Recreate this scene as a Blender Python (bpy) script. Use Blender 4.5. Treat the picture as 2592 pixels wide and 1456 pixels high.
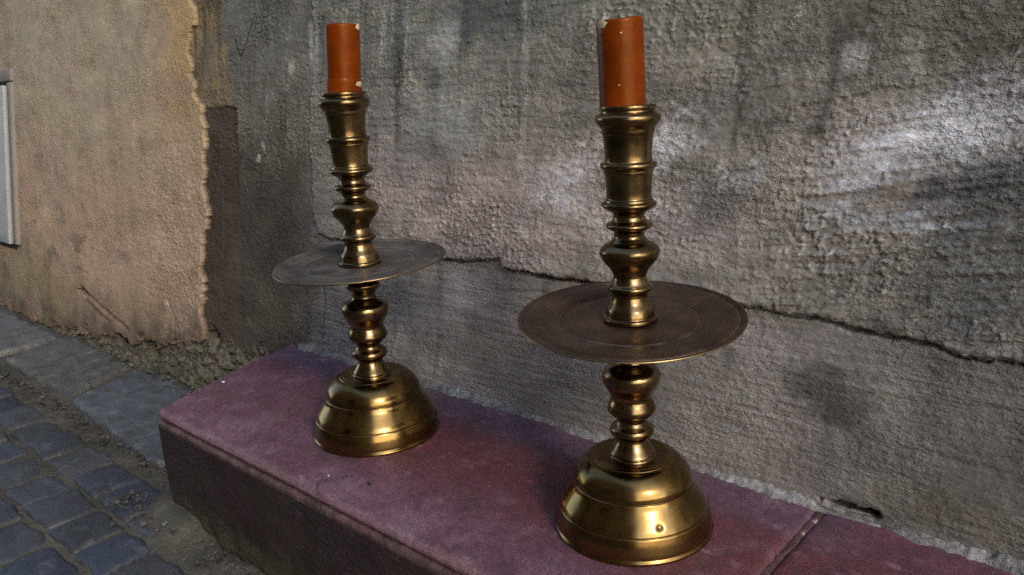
import bpy, bmesh, math, random
import numpy as np
from mathutils import Matrix, Vector

random.seed(7)
for o in list(bpy.data.objects):
    bpy.data.objects.remove(o)
scene = bpy.context.scene
COL = scene.collection

# ------------------------------------------------------------------ camera
cam_d = bpy.data.cameras.new("camera")
cam_d.sensor_fit = 'HORIZONTAL'
cam_d.sensor_width = 36.0
cam_d.lens = 0.7675 * 36.0
cam_d.clip_start = 0.01
cam_d.clip_end = 500.0
cam = bpy.data.objects.new("camera", cam_d)
COL.objects.link(cam)
RX = (0.7484879905804752, 0.6611788272867632, -0.05107138439971194)
RY = (-0.12883541646514077, 0.22052932420022614, 0.966834139153167)
RZ = (0.6505130001937365, -0.7170839389607693, 0.25024680030612095)
cam.matrix_world = Matrix(((RX[0], RY[0], RZ[0], 0.0), (RX[1], RY[1], RZ[1], 0.0),
                           (RX[2], RY[2], RZ[2], 0.5), (0, 0, 0, 1)))
scene.camera = cam

# ------------------------------------------------------------------ light
SUN_AZ = math.radians(-24.0)      # from +x towards -y: low light from the open right end of the lane
SUN_EL = math.radians(31.0)
world = bpy.data.worlds.new("World")
scene.world = world
world.use_nodes = True
wn = world.node_tree
bg = wn.nodes['Background']
sky = wn.nodes.new('ShaderNodeTexSky')
sky.sky_type = 'NISHITA'
sky.sun_disc = False
sky.sun_elevation = SUN_EL
sky.sun_rotation = math.radians(90.0) - SUN_AZ
wn.links.new(sky.outputs[0], bg.inputs[0])
bg.inputs[1].default_value = 0.15
sun_d = bpy.data.lights.new("sun", 'SUN')
sun_d.energy = 0.62
sun_d.angle = math.radians(8.0)
sun_d.color = (1.0, 0.88, 0.70)
sun = bpy.data.objects.new("sun", sun_d)
COL.objects.link(sun)
sd = Vector((math.cos(SUN_EL) * math.cos(SUN_AZ), math.cos(SUN_EL) * math.sin(SUN_AZ), math.sin(SUN_EL)))
sun.rotation_euler = sd.to_track_quat('Z', 'Y').to_euler()
sun.location = sd * 20
scene.view_settings.view_transform = 'Standard'
scene.view_settings.look = 'None'
scene.view_settings.gamma = 1.0
scene.view_settings.exposure = 1.15
scene.render.engine = 'CYCLES'
scene.cycles.use_denoising = False
scene.cycles.max_bounces = 8
scene.cycles.sample_clamp_indirect = 6.0

# ------------------------------------------------------------------ noise
def _hash(ix, iy, seed):
    h = (ix.astype(np.int64) * 374761393 + iy.astype(np.int64) * 668265263 + seed * 1442695041) & 0xFFFFFFFF
    h = ((h ^ (h >> 13)) * 1274126177) & 0xFFFFFFFF
    h = ((h ^ (h >> 16)) * 2246822519) & 0xFFFFFFFF
    return h ^ (h >> 15)

def noise(x, y, seed=0):
    x = np.asarray(x, float); y = np.asarray(y, float)
    ix = np.floor(x); iy = np.floor(y)
    fx = x - ix; fy = y - iy
    u = fx * fx * fx * (fx * (fx * 6 - 15) + 10); v = fy * fy * fy * (fy * (fy * 6 - 15) + 10)
    def g(a, b):
        ang = _hash(ix + a, iy + b, seed) / 4294967296.0 * 2 * np.pi
        return np.cos(ang) * (fx - a) + np.sin(ang) * (fy - b)
    n = (g(0, 0) * (1 - u) + g(1, 0) * u) * (1 - v) + (g(0, 1) * (1 - u) + g(1, 1) * u) * v
    return n * 1.5

def fbm(x, y, seed=0, octv=4, gain=0.5):
    s = 0; a = 1.0; t = 0
    for k in range(octv):
        s = s + a * noise(x * 2 ** k, y * 2 ** k, seed + k * 17); t += a; a *= gain
    return s / t * 1.4

def sstep(a, b, x):
    t = np.clip((x - a) / (b - a), 0, 1)
    return t * t * (3 - 2 * t)

def mix(c, col, m):
    return c * (1 - m[..., None]) + np.array(col) * m[..., None]

# ------------------------------------------------------------------ mesh helpers
def grid_faces(nr, nc):
    i = np.arange(nr - 1)[:, None] * nc + np.arange(nc - 1)[None, :]
    return np.stack([i, i + 1, i + nc + 1, i + nc], -1).reshape(-1, 4)

def mesh_np(name, verts, faces, mat, parent=None, smooth=True, color=None):
    verts = np.asarray(verts, np.float32); faces = np.asarray(faces, np.int32)
    used = np.unique(faces)
    remap = np.zeros(len(verts), np.int32); remap[used] = np.arange(len(used))
    verts = verts[used]; faces = remap[faces]
    me = bpy.data.meshes.new(name)
    me.vertices.add(len(verts)); me.vertices.foreach_set('co', verts.ravel())
    k = faces.shape[1]
    me.loops.add(faces.size); me.loops.foreach_set('vertex_index', faces.ravel())
    me.polygons.add(len(faces))
    me.polygons.foreach_set('loop_start', np.arange(0, faces.size, k, dtype=np.int32))
    try:
        me.polygons.foreach_set('loop_total', np.full(len(faces), k, np.int32))
    except Exception:
        pass
    me.update(calc_edges=True)
    me.polygons.foreach_set('use_smooth', np.full(len(faces), smooth))
    if color is not None:
        a = me.attributes.new('pigment', 'FLOAT_COLOR', 'POINT')
        c = np.ones((len(verts), 4), np.float32); c[:, :3] = np.asarray(color)[used]
        a.data.foreach_set('color', c.ravel())
    me.validate()
    me.materials.append(mat)
    o = bpy.data.objects.new(name, me)
    COL.objects.link(o)
    if parent: o.parent = parent
    return o

def empty(name, loc, label=None, cat=None, group=None):
    o = bpy.data.objects.new(name, None); COL.objects.link(o)
    o.location = loc; o.empty_display_size = 0.05
    return tag(o, label, cat, group)

def tag(o, label=None, cat=None, group=None, kind=None):
    if label: o['label'] = label
    if cat: o['category'] = cat
    if group: o['group'] = group
    if kind: o['kind'] = kind
    return o

def rounded_box(lo, hi, r, step, seed=0, amp=0.0, freq=20.0):
    """box of fine quads with rounded edges and a noisy skin"""
    lo = np.array(lo, float); hi = np.array(hi, float)
    V = []; F = []; n0 = 0
    def ticks(a, b):
        n = max(2, int(round((b - a) / step)) + 1)
        t = np.linspace(a, b, n)
        e = np.array([a + r * 0.12, a + r * 0.3, a + r * 0.6, b - r * 0.6, b - r * 0.3, b - r * 0.12])
        return np.unique(np.clip(np.concatenate([t, e]), a, b))
    T = [ticks(lo[i], hi[i]) for i in range(3)]
    for ax in range(3):
        a, b = [(1, 2), (2, 0), (0, 1)][ax]
        for side in (0, 1):
            A, B = np.meshgrid(T[a], T[b], indexing='ij')
            P = np.zeros(A.shape + (3,)); P[..., a] = A; P[..., b] = B; P[..., ax] = hi[ax] if side else lo[ax]
            f = grid_faces(A.shape[0], A.shape[1]) + n0
            f = f if not side else f
            if side == 0: f = f                     # orientation fixed below
            # first index runs along a: quad order (a,b),(a,b+1),(a+1,b+1),(a+1,b) faces -ax; flip for +ax
            if side: f = f[:, ::-1]
            V.append(P.reshape(-1, 3)); F.append(f); n0 += A.size
    V = np.concatenate(V); F = np.concatenate(F)
    # merge shared edge vertices
    key = np.round(V * 1e5).astype(np.int64)
    _, idx, inv = np.unique(key, axis=0, return_index=True, return_inverse=True)
    V = V[idx]; F = inv.reshape(-1)[F]
    core = np.clip(V, lo + r, hi - r)
    d = V - core
    L = np.linalg.norm(d, axis=1, keepdims=True)
    N = d / np.maximum(L, 1e-9)
    # points on faces: push along the face normal only
    P = core + N * r
    if amp:
        n = fbm(P[:, 0] * freq + P[:, 2] * freq * .7, P[:, 1] * freq - P[:, 2] * freq * .6, seed, 4)
        P = P + N * (n * amp)[:, None]
    return P, F, N

# ------------------------------------------------------------------ materials
def new_mat(name):
    m = bpy.data.materials.new(name); m.use_nodes = True
    return m, m.node_tree.nodes, m.node_tree.links, m.node_tree.nodes['Principled BSDF']

def N(nodes, t, **kw):
    n = nodes.new(t)
    for k, v in kw.items():
        if k.startswith('i_'):
            n.inputs[k[2:].replace('_', ' ')].default_value = v
        else:
            setattr(n, k, v)
    return n

def noise_node(nodes, links, scale, detail=4.0, rough=0.55, vec=None, stretch=None, obj=True):
    tc = nodes.new('ShaderNodeTexCoord')
    out = tc.outputs['Object']
    if stretch:
        mp = nodes.new('ShaderNodeMapping'); mp.inputs['Scale'].default_value = stretch
        if vec: mp.inputs['Rotation'].default_value = vec
        links.new(out, mp.inputs[0]); out = mp.outputs[0]
    n = nodes.new('ShaderNodeTexNoise')
    n.inputs['Scale'].default_value = scale; n.inputs['Detail'].default_value = detail; n.inputs['Roughness'].default_value = rough
    links.new(out, n.inputs['Vector'])
    return n

def ramp(nodes, links, src, p0, p1, c0=(0, 0, 0, 1), c1=(1, 1, 1, 1)):
    r = nodes.new('ShaderNodeValToRGB')
    r.color_ramp.elements[0].position = p0; r.color_ramp.elements[0].color = c0
    r.color_ramp.elements[1].position = p1; r.color_ramp.elements[1].color = c1
    links.new(src, r.inputs[0])
    return r

def mixc(nodes, links, fac, a, b, mode='MIX'):
    m = nodes.new('ShaderNodeMix'); m.data_type = 'RGBA'; m.blend_type = mode
    if isinstance(fac, (int, float)): m.inputs[0].default_value = fac
    else: links.new(fac, m.inputs[0])
    for i, s in ((6, a), (7, b)):
        if isinstance(s, tuple): m.inputs[i].default_value = s
        else: links.new(s, m.inputs[i])
    return m.outputs[2]

def plaster(name, grain=1.0, rough=0.85, base=None, bump=1.0, strokes=0.0, speck=0.5, spec=0.3, sx=0.6, lumps=1.0, mott=1.0, vary=0.25):
    m, nd, ln, bs = new_mat(name)
    if base is None:
        at = nd.new('ShaderNodeAttribute'); at.attribute_name = 'pigment'; col = at.outputs['Color']
    else:
        rgb = nd.new('ShaderNodeRGB'); rgb.outputs[0].default_value = base; col = rgb.outputs[0]
    n1 = noise_node(nd, ln, 24, 6, 0.55, stretch=(sx, 1, 1))
    r1 = ramp(nd, ln, n1.outputs[0], 0.33, 0.68, (1 - .25 * mott,) * 3 + (1,), (1 + .25 * mott,) * 3 + (1,))
    col = mixc(nd, ln, 1.0, col, r1.outputs[0], 'MULTIPLY')
    n2 = noise_node(nd, ln, 420 * grain, 3, 0.6, stretch=(sx, 1, 1))
    r2 = ramp(nd, ln, n2.outputs[0], 0.36, 0.66, (0.75, 0.75, 0.75, 1), (1.2, 1.2, 1.2, 1))
    col = mixc(nd, ln, 0.8, col, r2.outputs[0], 'MULTIPLY')
    # grit standing proud, raking-light sparkle painted pale on its crests; pits between tinted darker
    n4 = noise_node(nd, ln, 170 * grain, 4, 0.62, stretch=(sx, 1, 1))
    grit = ramp(nd, ln, n4.outputs[0], 0.44, 0.72)
    r4 = ramp(nd, ln, n4.outputs[0], 0.62, 0.72)
    mm = nd.new('ShaderNodeMath'); mm.operation = 'MULTIPLY'; mm.inputs[1].default_value = speck
    ln.new(r4.outputs[0], mm.inputs[0])
    lift = mixc(nd, ln, 1.0, col, (1.9, 1.9, 1.95, 1), 'MULTIPLY')
    col = mixc(nd, ln, mm.outputs[0], col, lift)
    r5 = ramp(nd, ln, n4.outputs[0], 0.30, 0.40, (1, 1, 1, 1), (0, 0, 0, 1))
    m5 = nd.new('ShaderNodeMath'); m5.operation = 'MULTIPLY'; m5.inputs[1].default_value = 0.22
    ln.new(r5.outputs[0], m5.inputs[0])
    pit_tone = mixc(nd, ln, 1.0, col, (0.35, 0.33, 0.30, 1), 'MULTIPLY')
    col = mixc(nd, ln, m5.outputs[0], col, pit_tone)
    ln.new(col, bs.inputs['Base Color'])
    bs.inputs['Roughness'].default_value = rough
    bs.inputs['Specular IOR Level'].default_value = spec
    def madd(x, k, y):
        q = nd.new('ShaderNodeMath'); q.operation = 'MULTIPLY_ADD'; q.inputs[1].default_value = k
        ln.new(x, q.inputs[0]); ln.new(y, q.inputs[2]); return q.outputs[0]
    h = madd(n2.outputs[0], 0.35, grit.outputs[0])
    n6 = noise_node(nd, ln, 75 * grain, 3, 0.55, stretch=(sx, 1, 1))
    h = madd(n6.outputs[0], 0.8 * lumps, h)
    if strokes:
        ns = noise_node(nd, ln, 170, 4, 0.6, vec=(0, math.radians(5), 0), stretch=(0.13, 1, 1))
        h = madd(ns.outputs[0], strokes, h)
    b = nd.new('ShaderNodeBump'); b.inputs['Strength'].default_value = 1.0; b.inputs['Distance'].default_value = 0.0042 * bump
    nv = noise_node(nd, ln, 7, 5, 0.6)      # trowelled smooth here, sandy there
    rv = ramp(nd, ln, nv.outputs[0], 0.40, 0.62, (vary, vary, vary, 1), (1, 1, 1, 1))
    ln.new(rv.outputs[0], b.inputs['Strength'])
    rr = ramp(nd, ln, nv.outputs[0], 0.40, 0.62, (rough * .78,) * 3 + (1,), (rough,) * 3 + (1,))
    ln.new(rr.outputs[0], bs.inputs['Roughness'])
    ln.new(h, b.inputs['Height']); ln.new(b.outputs[0], bs.inputs['Normal'])
    return m

M_UPPER = plaster('rough_render', 1.0, 0.62, bump=.6, strokes=0.7, speck=0.5, spec=0.5, lumps=.3)
M_LOWER = plaster('combed_render', 1.1, 0.62, bump=0.42, strokes=2.6, speck=0.25, lumps=.15, spec=0.5)
M_OCHRE = plaster('ochre_plaster', 1.5, 0.9, bump=0.35, speck=0.2, sx=.3, lumps=.7, mott=.4)
M_STRIP = plaster('dark_patched_plaster', 1.2, 0.9, bump=0.7, speck=0.3, sx=.45, lumps=.7)
M_GROUND = plaster('packed_dirt', 0.9, 0.95, bump=1.2, speck=0.2, sx=.8)
M_STONE = plaster('grey_paving_stone', 0.9, 0.75, bump=0.6, speck=0.1, spec=0.5, sx=.6)
M_SETT = plaster('blue_grey_sett', 0.8, 0.7, bump=0.55, speck=0.08, spec=0.5, sx=.6)
M_MORTAR = plaster('pale_mortar', 1.2, 0.9, bump=0.9, speck=0.3)
M_HOUSE = plaster('opposite_plaster', 0.4, 0.9, base=(0.36, 0.29, 0.22, 1), bump=0.4, speck=0.0)
M_FRONT = plaster('dark_brown_paint', 1.0, 0.75, bump=0.6, strokes=1.8, speck=0.1, lumps=.4)

def paint_mat(name):
    m, nd, ln, bs = new_mat(name)
    at = nd.new('ShaderNodeAttribute'); at.attribute_name = 'pigment'
    n2 = noise_node(nd, ln, 430, 4, 0.65)
    r2 = ramp(nd, ln, n2.outputs[0], 0.34, 0.66, (0.42, 0.42, 0.42, 1), (1.4, 1.4, 1.4, 1))
    col = mixc(nd, ln, 0.8, at.outputs['Color'], r2.outputs[0], 'MULTIPLY')
    n4 = noise_node(nd, ln, 70, 5, 0.7)
    r4 = ramp(nd, ln, n4.outputs[0], 0.50, 0.68)
    mm = nd.new('ShaderNodeMath'); mm.operation = 'MULTIPLY'; mm.inputs[1].default_value = 0.6
    ln.new(r4.outputs[0], mm.inputs[0])
    col = mixc(nd, ln, mm.outputs[0], col, (0.085, 0.055, 0.07, 1))
    n7 = noise_node(nd, ln, 150, 3, 0.6)
    r7 = ramp(nd, ln, n7.outputs[0], 0.70, 0.74)
    col = mixc(nd, ln, r7.outputs[0], col, (0.30, 0.22, 0.25, 1))
    ln.new(col, bs.inputs['Base Color'])
    bs.inputs['Roughness'].default_value = 0.55
    b = nd.new('ShaderNodeBump'); b.inputs['Strength'].default_value = 0.6; b.inputs['Distance'].default_value = 0.002
    ln.new(n2.outputs[0], b.inputs['Height']); ln.new(b.outputs[0], bs.inputs['Normal'])
    return m
M_PAINT = paint_mat('worn_purple_paint')

def brass(name, c0, c1, r0, r1, metallic=1.0, sc=14.0, bump=0.08, rings=()):
    m, nd, ln, bs = new_mat(name)
    n1 = noise_node(nd, ln, sc, 6, 0.62)
    r = ramp(nd, ln, n1.outputs[0], 0.36, 0.66, c0, c1)
    n3 = noise_node(nd, ln, 420, 3, 0.6)
    rr = ramp(nd, ln, n3.outputs[0], 0.3, 0.75, (0.9, 0.9, 0.9, 1), (1.07, 1.07, 1.07, 1))
    col = mixc(nd, ln, 1.0, r.outputs[0], rr.outputs[0], 'MULTIPLY')
    if rings:      # lines turned into the pan and the faint lathe marks between them
        tc = nd.new('ShaderNodeTexCoord'); vm = nd.new('ShaderNodeVectorMath'); vm.operation = 'MULTIPLY'; vm.inputs[1].default_value = (1, 1, 0)
        ln.new(tc.outputs['Object'], vm.inputs[0])
        le = nd.new('ShaderNodeVectorMath'); le.operation = 'LENGTH'; ln.new(vm.outputs[0], le.inputs[0])
        nn = nd.new('ShaderNodeTexNoise'); nn.noise_dimensions = '1D'; nn.inputs['Scale'].default_value = 700; nn.inputs['Detail'].default_value = 2
        ln.new(le.outputs['Value'], nn.inputs['W'])
        lr = ramp(nd, ln, nn.outputs[0], 0.35, 0.7, (0.8, 0.8, 0.8, 1), (1.25, 1.25, 1.25, 1))
        col = mixc(nd, ln, 1.0, col, lr.outputs[0], 'MULTIPLY')
        for r0_, wd, c_ in rings:
            cmp_ = nd.new('ShaderNodeMath'); cmp_.operation = 'COMPARE'; cmp_.inputs[1].default_value = r0_; cmp_.inputs[2].default_value = wd
            ln.new(le.outputs['Value'], cmp_.inputs[0])
            br = nd.new('ShaderNodeMath'); br.operation = 'MULTIPLY'; ln.new(cmp_.outputs[0], br.inputs[0]); ln.new(r.outputs[0], br.inputs[1])
            br2 = nd.new('ShaderNodeMath'); br2.operation = 'MULTIPLY'; br2.inputs[1].default_value = 6.0; br2.use_clamp = True; ln.new(br.outputs[0], br2.inputs[0])
            col = mixc(nd, ln, br2.outputs[0], col, c_)
    ln.new(col, bs.inputs['Base Color'])
    bs.inputs['Metallic'].default_value = metallic
    n2 = noise_node(nd, ln, 40, 5, 0.6)
    mr = nd.new('ShaderNodeMapRange'); mr.inputs['From Min'].default_value = 0.3; mr.inputs['From Max'].default_value = 0.7
    mr.inputs['To Min'].default_value = r0; mr.inputs['To Max'].default_value = r1
    ln.new(n2.outputs[0], mr.inputs[0]); ln.new(mr.outputs[0], bs.inputs['Roughness'])
    b = nd.new('ShaderNodeBump'); b.inputs['Strength'].default_value = bump; b.inputs['Distance'].default_value = 0.001
    ln.new(n2.outputs[0], b.inputs['Height']); ln.new(b.outputs[0], bs.inputs['Normal'])
    return m
M_BRASS = brass('polished_old_brass', (0.155, 0.093, 0.031, 1), (0.285, 0.178, 0.062, 1), 0.15, 0.26)
M_STEM = brass('tarnished_brass', (0.135, 0.088, 0.04, 1), (0.30, 0.205, 0.092, 1), 0.15, 0.26, sc=30)
M_TRAY = brass('dull_brown_brass', (0.07, 0.043, 0.032, 1), (0.17, 0.108, 0.072, 1), 0.34, 0.55, 0.85, sc=20, bump=0.15, rings=[(0.0770302, .0005, (.2, .15, .11, 1)), (0.0750597, .0005, (.03, .02, .018, 1)), (0.0729995, .0005, (.2, .15, .11, 1)), (0.113754, .0006, (.24, .18, .13, 1))])
M_TRAYG = brass('grey_reflection_brass', (0.07, 0.065, 0.058, 1), (0.20, 0.185, 0.165, 1), 0.45, 0.62, 0.6, sc=20, bump=0.15, rings=[(0.0815108, .0005, (.2, .15, .11, 1)), (0.0794256, .0005, (.03, .02, .018, 1)), (0.0772457, .0005, (.2, .15, .11, 1)), (0.114684, .0006, (.24, .18, .13, 1))])  # grey of sky and wall reflections tinted into the brass
M_RIMB = brass('pale_rim_brass', (0.25, 0.165, 0.07, 1), (0.45, 0.31, 0.14, 1), 0.25, 0.35)  # paler brass for the tray rim

def wax_mat(name, c, sss=0.12, rough=0.36):
    m, nd, ln, bs = new_mat(name)
    n = noise_node(nd, ln, 22, 4, 0.6)
    r = ramp(nd, ln, n.outputs[0], 0.3, 0.7, tuple(x * .6 for x in c) + (1,), tuple(x * 1.25 for x in c) + (1,))
    ln.new(r.outputs[0], bs.inputs['Base Color'])
    bs.inputs['Roughness'].default_value = rough
    bs.inputs['Specular IOR Level'].default_value = 0.3
    bs.inputs['Specular Tint'].default_value = (1.0, 0.62, 0.30, 1)
    bs.inputs['Subsurface Weight'].default_value = sss
    bs.inputs['Subsurface Radius'].default_value = (0.012, 0.004, 0.001)
    bs.inputs['Subsurface Scale'].default_value = 0.5
    n2 = noise_node(nd, ln, 120, 4, 0.6)
    b = nd.new('ShaderNodeBump'); b.inputs['Strength'].default_value = 0.25; b.inputs['Distance'].default_value = 0.001
    ln.new(n2.outputs[0], b.inputs['Height']); ln.new(b.outputs[0], bs.inputs['Normal'])
    return m
M_WAX = wax_mat('orange_wax', (0.15, 0.0245, 0.0004))
M_CREAM = wax_mat('cream_wax', (0.62, 0.52, 0.30), 0.1, 0.6)
M_WICK, _a, _b, _c = new_mat('burnt_wick'); _c.inputs['Base Color'].default_value = (0.02, 0.018, 0.015, 1); _c.inputs['Roughness'].default_value = 0.9

def metal_paint(name, c, rough=0.5):
    m, nd, ln, bs = new_mat(name)
    n = noise_node(nd, ln, 9, 6, 0.65)
    r = ramp(nd, ln, n.outputs[0], 0.3, 0.75, tuple(x * .8 for x in c) + (1,), tuple(x * 1.1 for x in c) + (1,))
    ln.new(r.outputs[0], bs.inputs['Base Color']); bs.inputs['Roughness'].default_value = rough
    n2 = noise_node(nd, ln, 35, 4, 0.6)
    b = nd.new('ShaderNodeBump'); b.inputs['Strength'].default_value = 0.2; b.inputs['Distance'].default_value = 0.002
    ln.new(n2.outputs[0], b.inputs['Height']); ln.new(b.outputs[0], bs.inputs['Normal'])
    return m
M_HATCH = metal_paint('pale_grey_enamel', (0.40, 0.415, 0.41))
M_FRAME = metal_paint('grey_brown_frame', (0.26, 0.235, 0.21), 0.8)
M_DARK = metal_paint('dark_gap', (0.02, 0.02, 0.02), 0.9)
M_WOOD = metal_paint('dark_window_wood', (0.06, 0.04, 0.03), 0.6)
M_GLASS, _a, _b, _c = new_mat('window_glass'); _c.inputs['Base Color'].default_value = (0.02, 0.025, 0.03, 1); _c.inputs['Roughness'].default_value = 0.08

# ------------------------------------------------------------------ the old wall: one battered plane of plaster coats
BAT = 0.15           # the wall leans back as it rises
WY = 0.845           # its face at the height of the ledge top
def span(*seg):
    out = []
    for a, b, s in seg:
        out.append(np.arange(a, b - s * 0.3, s))
    out.append([seg[-1][1]])
    return np.concatenate(out)
XS = span((-12, -4, .25), (-4, -3.4, .02), (-3.4, -1.95, .0055), (-1.95, -1.38, .003), (-1.38, 0.02, .0017), (0.02, 0.3, .01), (0.3, 4.0, .2))
ZS = span((-0.34, -0.03, .0035), (-0.03, 0.72, .0018), (0.72, 0.76, .004), (0.76, 1.1, .02), (1.1, 6.0, .35))
X, Z = np.meshgrid(XS, ZS)

def poly(t, pts):   # y as a function of t along a traced outline
    p = np.array(sorted(pts)); return np.interp(t, p[:, 0], p[:, 1])
ochre_edge = [(0.9, -1.80), (0.759, -1.812), (0.724, -1.805), (0.687, -1.774), (0.65, -1.80), (0.612, -1.822), (0.576, -1.80), (0.513, -1.777), (0.486, -1.75),
              (0.433, -1.745), (0.335, -1.748), (0.308, -1.757), (0.281, -1.747), (0.228, -1.735), (0.19, -1.754), (0.133, -1.765),
              (0.06, -1.756), (0.0, -1.767), (-0.04, -1.748), (-0.3, -1.76)]
strip_edge = [(0.9, -1.67), (0.742, -1.668), (0.593, -1.652), (0.486, -1.63), (0.479, -1.608), (0.433, -1.608), (0.289, -1.603), (0.169, -1.592), (-0.013, -1.57), (-0.3, -1.55)]
coat_left = [(0.9, -1.34), (0.704, -1.335), (0.602, -1.32), (0.529, -1.325), (0.418, -1.336), (0.342, -1.325), (0.259, -1.313), (0.237, -1.297), (0.2, -1.26)]
coat_bot = [(-1.40, 0.236), (-1.297, 0.237), (-1.26, 0.229), (-1.163, 0.234), (-1.05, 0.229), (-0.944, 0.226), (-0.895, 0.226), (-0.826, 0.239), (-0.813, 0.237),
            (-0.808, 0.226), (-0.744, 0.224), (-0.714, 0.222), (-0.67, 0.224), (-0.55, 0.222), (-0.41, 0.225), (-0.36, 0.221), (-0.322, 0.223),
            (-0.273, 0.217), (-0.236, 0.214), (-0.2, 0.212), (-0.17, 0.203), (-0.13, 0.208), (0.5, 0.20)]
foot_edge = [(-12, -0.19), (-3.2, -0.185), (-2.8, -0.17), (-2.5, -0.16), (-2.3, -0.135), (-2.15, -0.13), (-2.05, -0.10), (-1.95, -0.105), (-1.85, -0.07), (-1.75, -0.05), (-1.6, -0.03), (-1.4, -0.03)]

jag = fbm(X * 45, Z * 45, 3, 4, .6)
jag2 = fbm(X * 14, Z * 14, 5, 3)
xo = poly(Z, ochre_edge) + jag * 0.004 + fbm(X * 22, Z * 22, 6, 3) * .010 + np.clip(fbm(X * 9, Z * 40, 8, 2), -.2, .2) * .02
xs_ = poly(Z, strip_edge) + jag * 0.002
xl = poly(Z, coat_left) + jag * 0.006 + jag2 * .004
zb = poly(X, coat_bot) + jag * 0.0035
zf = poly(X, foot_edge) + jag * 0.02 + jag2 * 0.03
d_o = np.minimum(xo - X, (Z - zf))
d_u = np.minimum(X - xl, Z - zb)
is_o = d_o > 0
is_u = d_u > 0
foot = (Z < zf) & (X < -1.3)
footm = sstep(0.004, -0.02, Z - zf) * (X < -1.2)
strip = sstep(-.002, .002, X - xo) * sstep(.002, -.002, X - xs_)
stripd = strip * sstep(.003, -.003, Z - 0.484 + jag * .004)
o_ = sstep(-0.0012, 0.0012, d_o); u_ = sstep(-0.002, 0.003, d_u)

big = fbm(X * 3, Z * 3, 11, 3); med = fbm(X * 16, Z * 16, 12, 4, .55)
fine = fbm(X * 60, Z * 100, 13, 4, .65)
# float marks: long shallow ridges, bending up to the right like a plasterer's arm swing
bend = Z - 0.10 * (X + 0.2) ** 2 * (X > -0.6) - 0.18 * np.clip(X + 0.45, 0, 1)
strokes = fbm(X * 9, bend * 95, 21, 4, .6)
strokes_low = fbm(X * 8 + 3, (Z - 0.03 * X) * 110, 22, 4, .6)
rough_rub = np.abs(fbm(X * 22, Z * 22, 31, 5, .6)) * 1.6 - .5
swing = sstep(-0.50, -0.28, X) * sstep(0.58, 0.42, Z) * u_
h = big * 0.006 + med * 0.0008
pit = sstep(0.45, 0.75, fbm(X * 55, Z * 55, 41, 3, .6))
wx = X + .006 * noise(X * 20, Z * 20, 94); g1 = fbm(wx * 85, bend * 165, 91, 3, .6); g2 = fbm(wx * 150 + g1 * .4, bend * 240, 92, 2, .5)
dens = sstep(-.3, .6, fbm(X * 5, Z * 6, 93, 5, .6)) ** 1.3 * 1.7 + .05
crumbs = (sstep(.05, .55, g1) + .6 * sstep(.15, .6, g2)) * dens
pits2 = sstep(.35, .7, -g1) * dens
h_u = 0.0014 * crumbs - 0.0008 * pits2 + 0.0055 - .0025 * sstep(-.5, -.25, X) + fine * 0.0013 + strokes * (0.0010 + 0.0022 * swing) + pit * 0.0015
h_l = fine * 0.0006 + strokes_low * (0.0013 + .0010 * np.clip(jag2, -1, 1)) + .0003 * crumbs - .0002 * pits2
h_dark = fine * 0.0012 + med * .0012 + .0012 * crumbs - .0006 * pits2
roughpatch = sstep(-2.2, -1.9, X) * sstep(.6, .2, Z)
h_o = 0.009 + fine * (0.0005 + 0.0015 * roughpatch) + med * 0.001 + pit * .0022 * roughpatch * sstep(.0, .4, med + .15)
low = np.where(X > -1.33, h_l, h_dark)
h = h + low * (1 - u_) * (1 - o_) + h_u * u_ * (1 - o_) + h_o * o_
h = h - stripd * 0.003
h = h + footm * (rough_rub * 0.017 + 0.002)
# crack below the upper coat
ck_w = 0.0022 + 0.0026 * np.clip(fbm(X * 12, Z * 0 + 3.3, 51, 3), -1, 1)
dck = np.abs(Z - zb + 0.004)
crack = np.clip(1 - dck / np.maximum(ck_w * (1 - .6 * sstep(-.22, -.15, X)) * (1 - .65 * sstep(-.93, -.97, X)), .0006), 0, 1) * (X > -1.31)
h = h - sstep(0, .7, crack) * 0.009
# loosened lip where the coat has lifted
h = h + u_ * sstep(.03, .004, Z - zb) * (X > -1.0) * (0.002 + 0.003 * np.clip(jag2, 0, 1))
# vertical seam between strip and grey wall, scratch at the left foot, hairline at top
def seg_dist(px, pz, a, b):
    ax, az = a; bx, bz = b
    t = np.clip(((px - ax) * (bx - ax) + (pz - az) * (bz - az)) / ((bx - ax) ** 2 + (bz - az) ** 2), 0, 1)
    return np.hypot(px - ax - t * (bx - ax), pz - az - t * (bz - az))
def line(pts, w, wob=.003):
    d = 9.0
    for a, b in zip(pts[:-1], pts[1:]):
        d = np.minimum(d, seg_dist(X + jag * wob, Z + jag2 * wob, a, b))
    return np.clip(1 - d / w, 0, 1)
cr2 = line([(-1.62, .62), (-1.60, .585), (-1.585, .60), (-1.55, .66)], .004) + line([(-1.29, .16), (-1.285, .10), (-1.29, .03)], .004) * .7
cr3 = line([(-2.50, -.02), (-2.28, -.075), (-2.18, -.10)], .008) + line([(-2.45, -.06), (-2.3, -.095)], .01) + line([(-1.94, .02), (-1.90, -.03), (-1.905, -.07)], .005)
h = h - np.clip(cr2, 0, 1) * .004 - np.clip(cr3, 0, 1) * .005
hole = sstep(1, .4, np.hypot((X + 2.05) / .05, (Z + .135) / .028) + jag * .5) + sstep(1, .5, np.hypot((X + 1.72) / .03, (Z + .04) / .022) + jag * .4) \
     + sstep(1, .4, np.hypot((X + .262) / .038, (Z - .010) / .006) + jag * .5) + sstep(1, .5, np.hypot((X + 2.48) / .05, (Z + .035) / .012) + jag * .4) + sstep(1, .5, np.hypot((X + 2.24) / .045, (Z + .14) / .02) + jag * .4)
h = h - np.clip(hole, 0, 1) * .03
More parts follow.
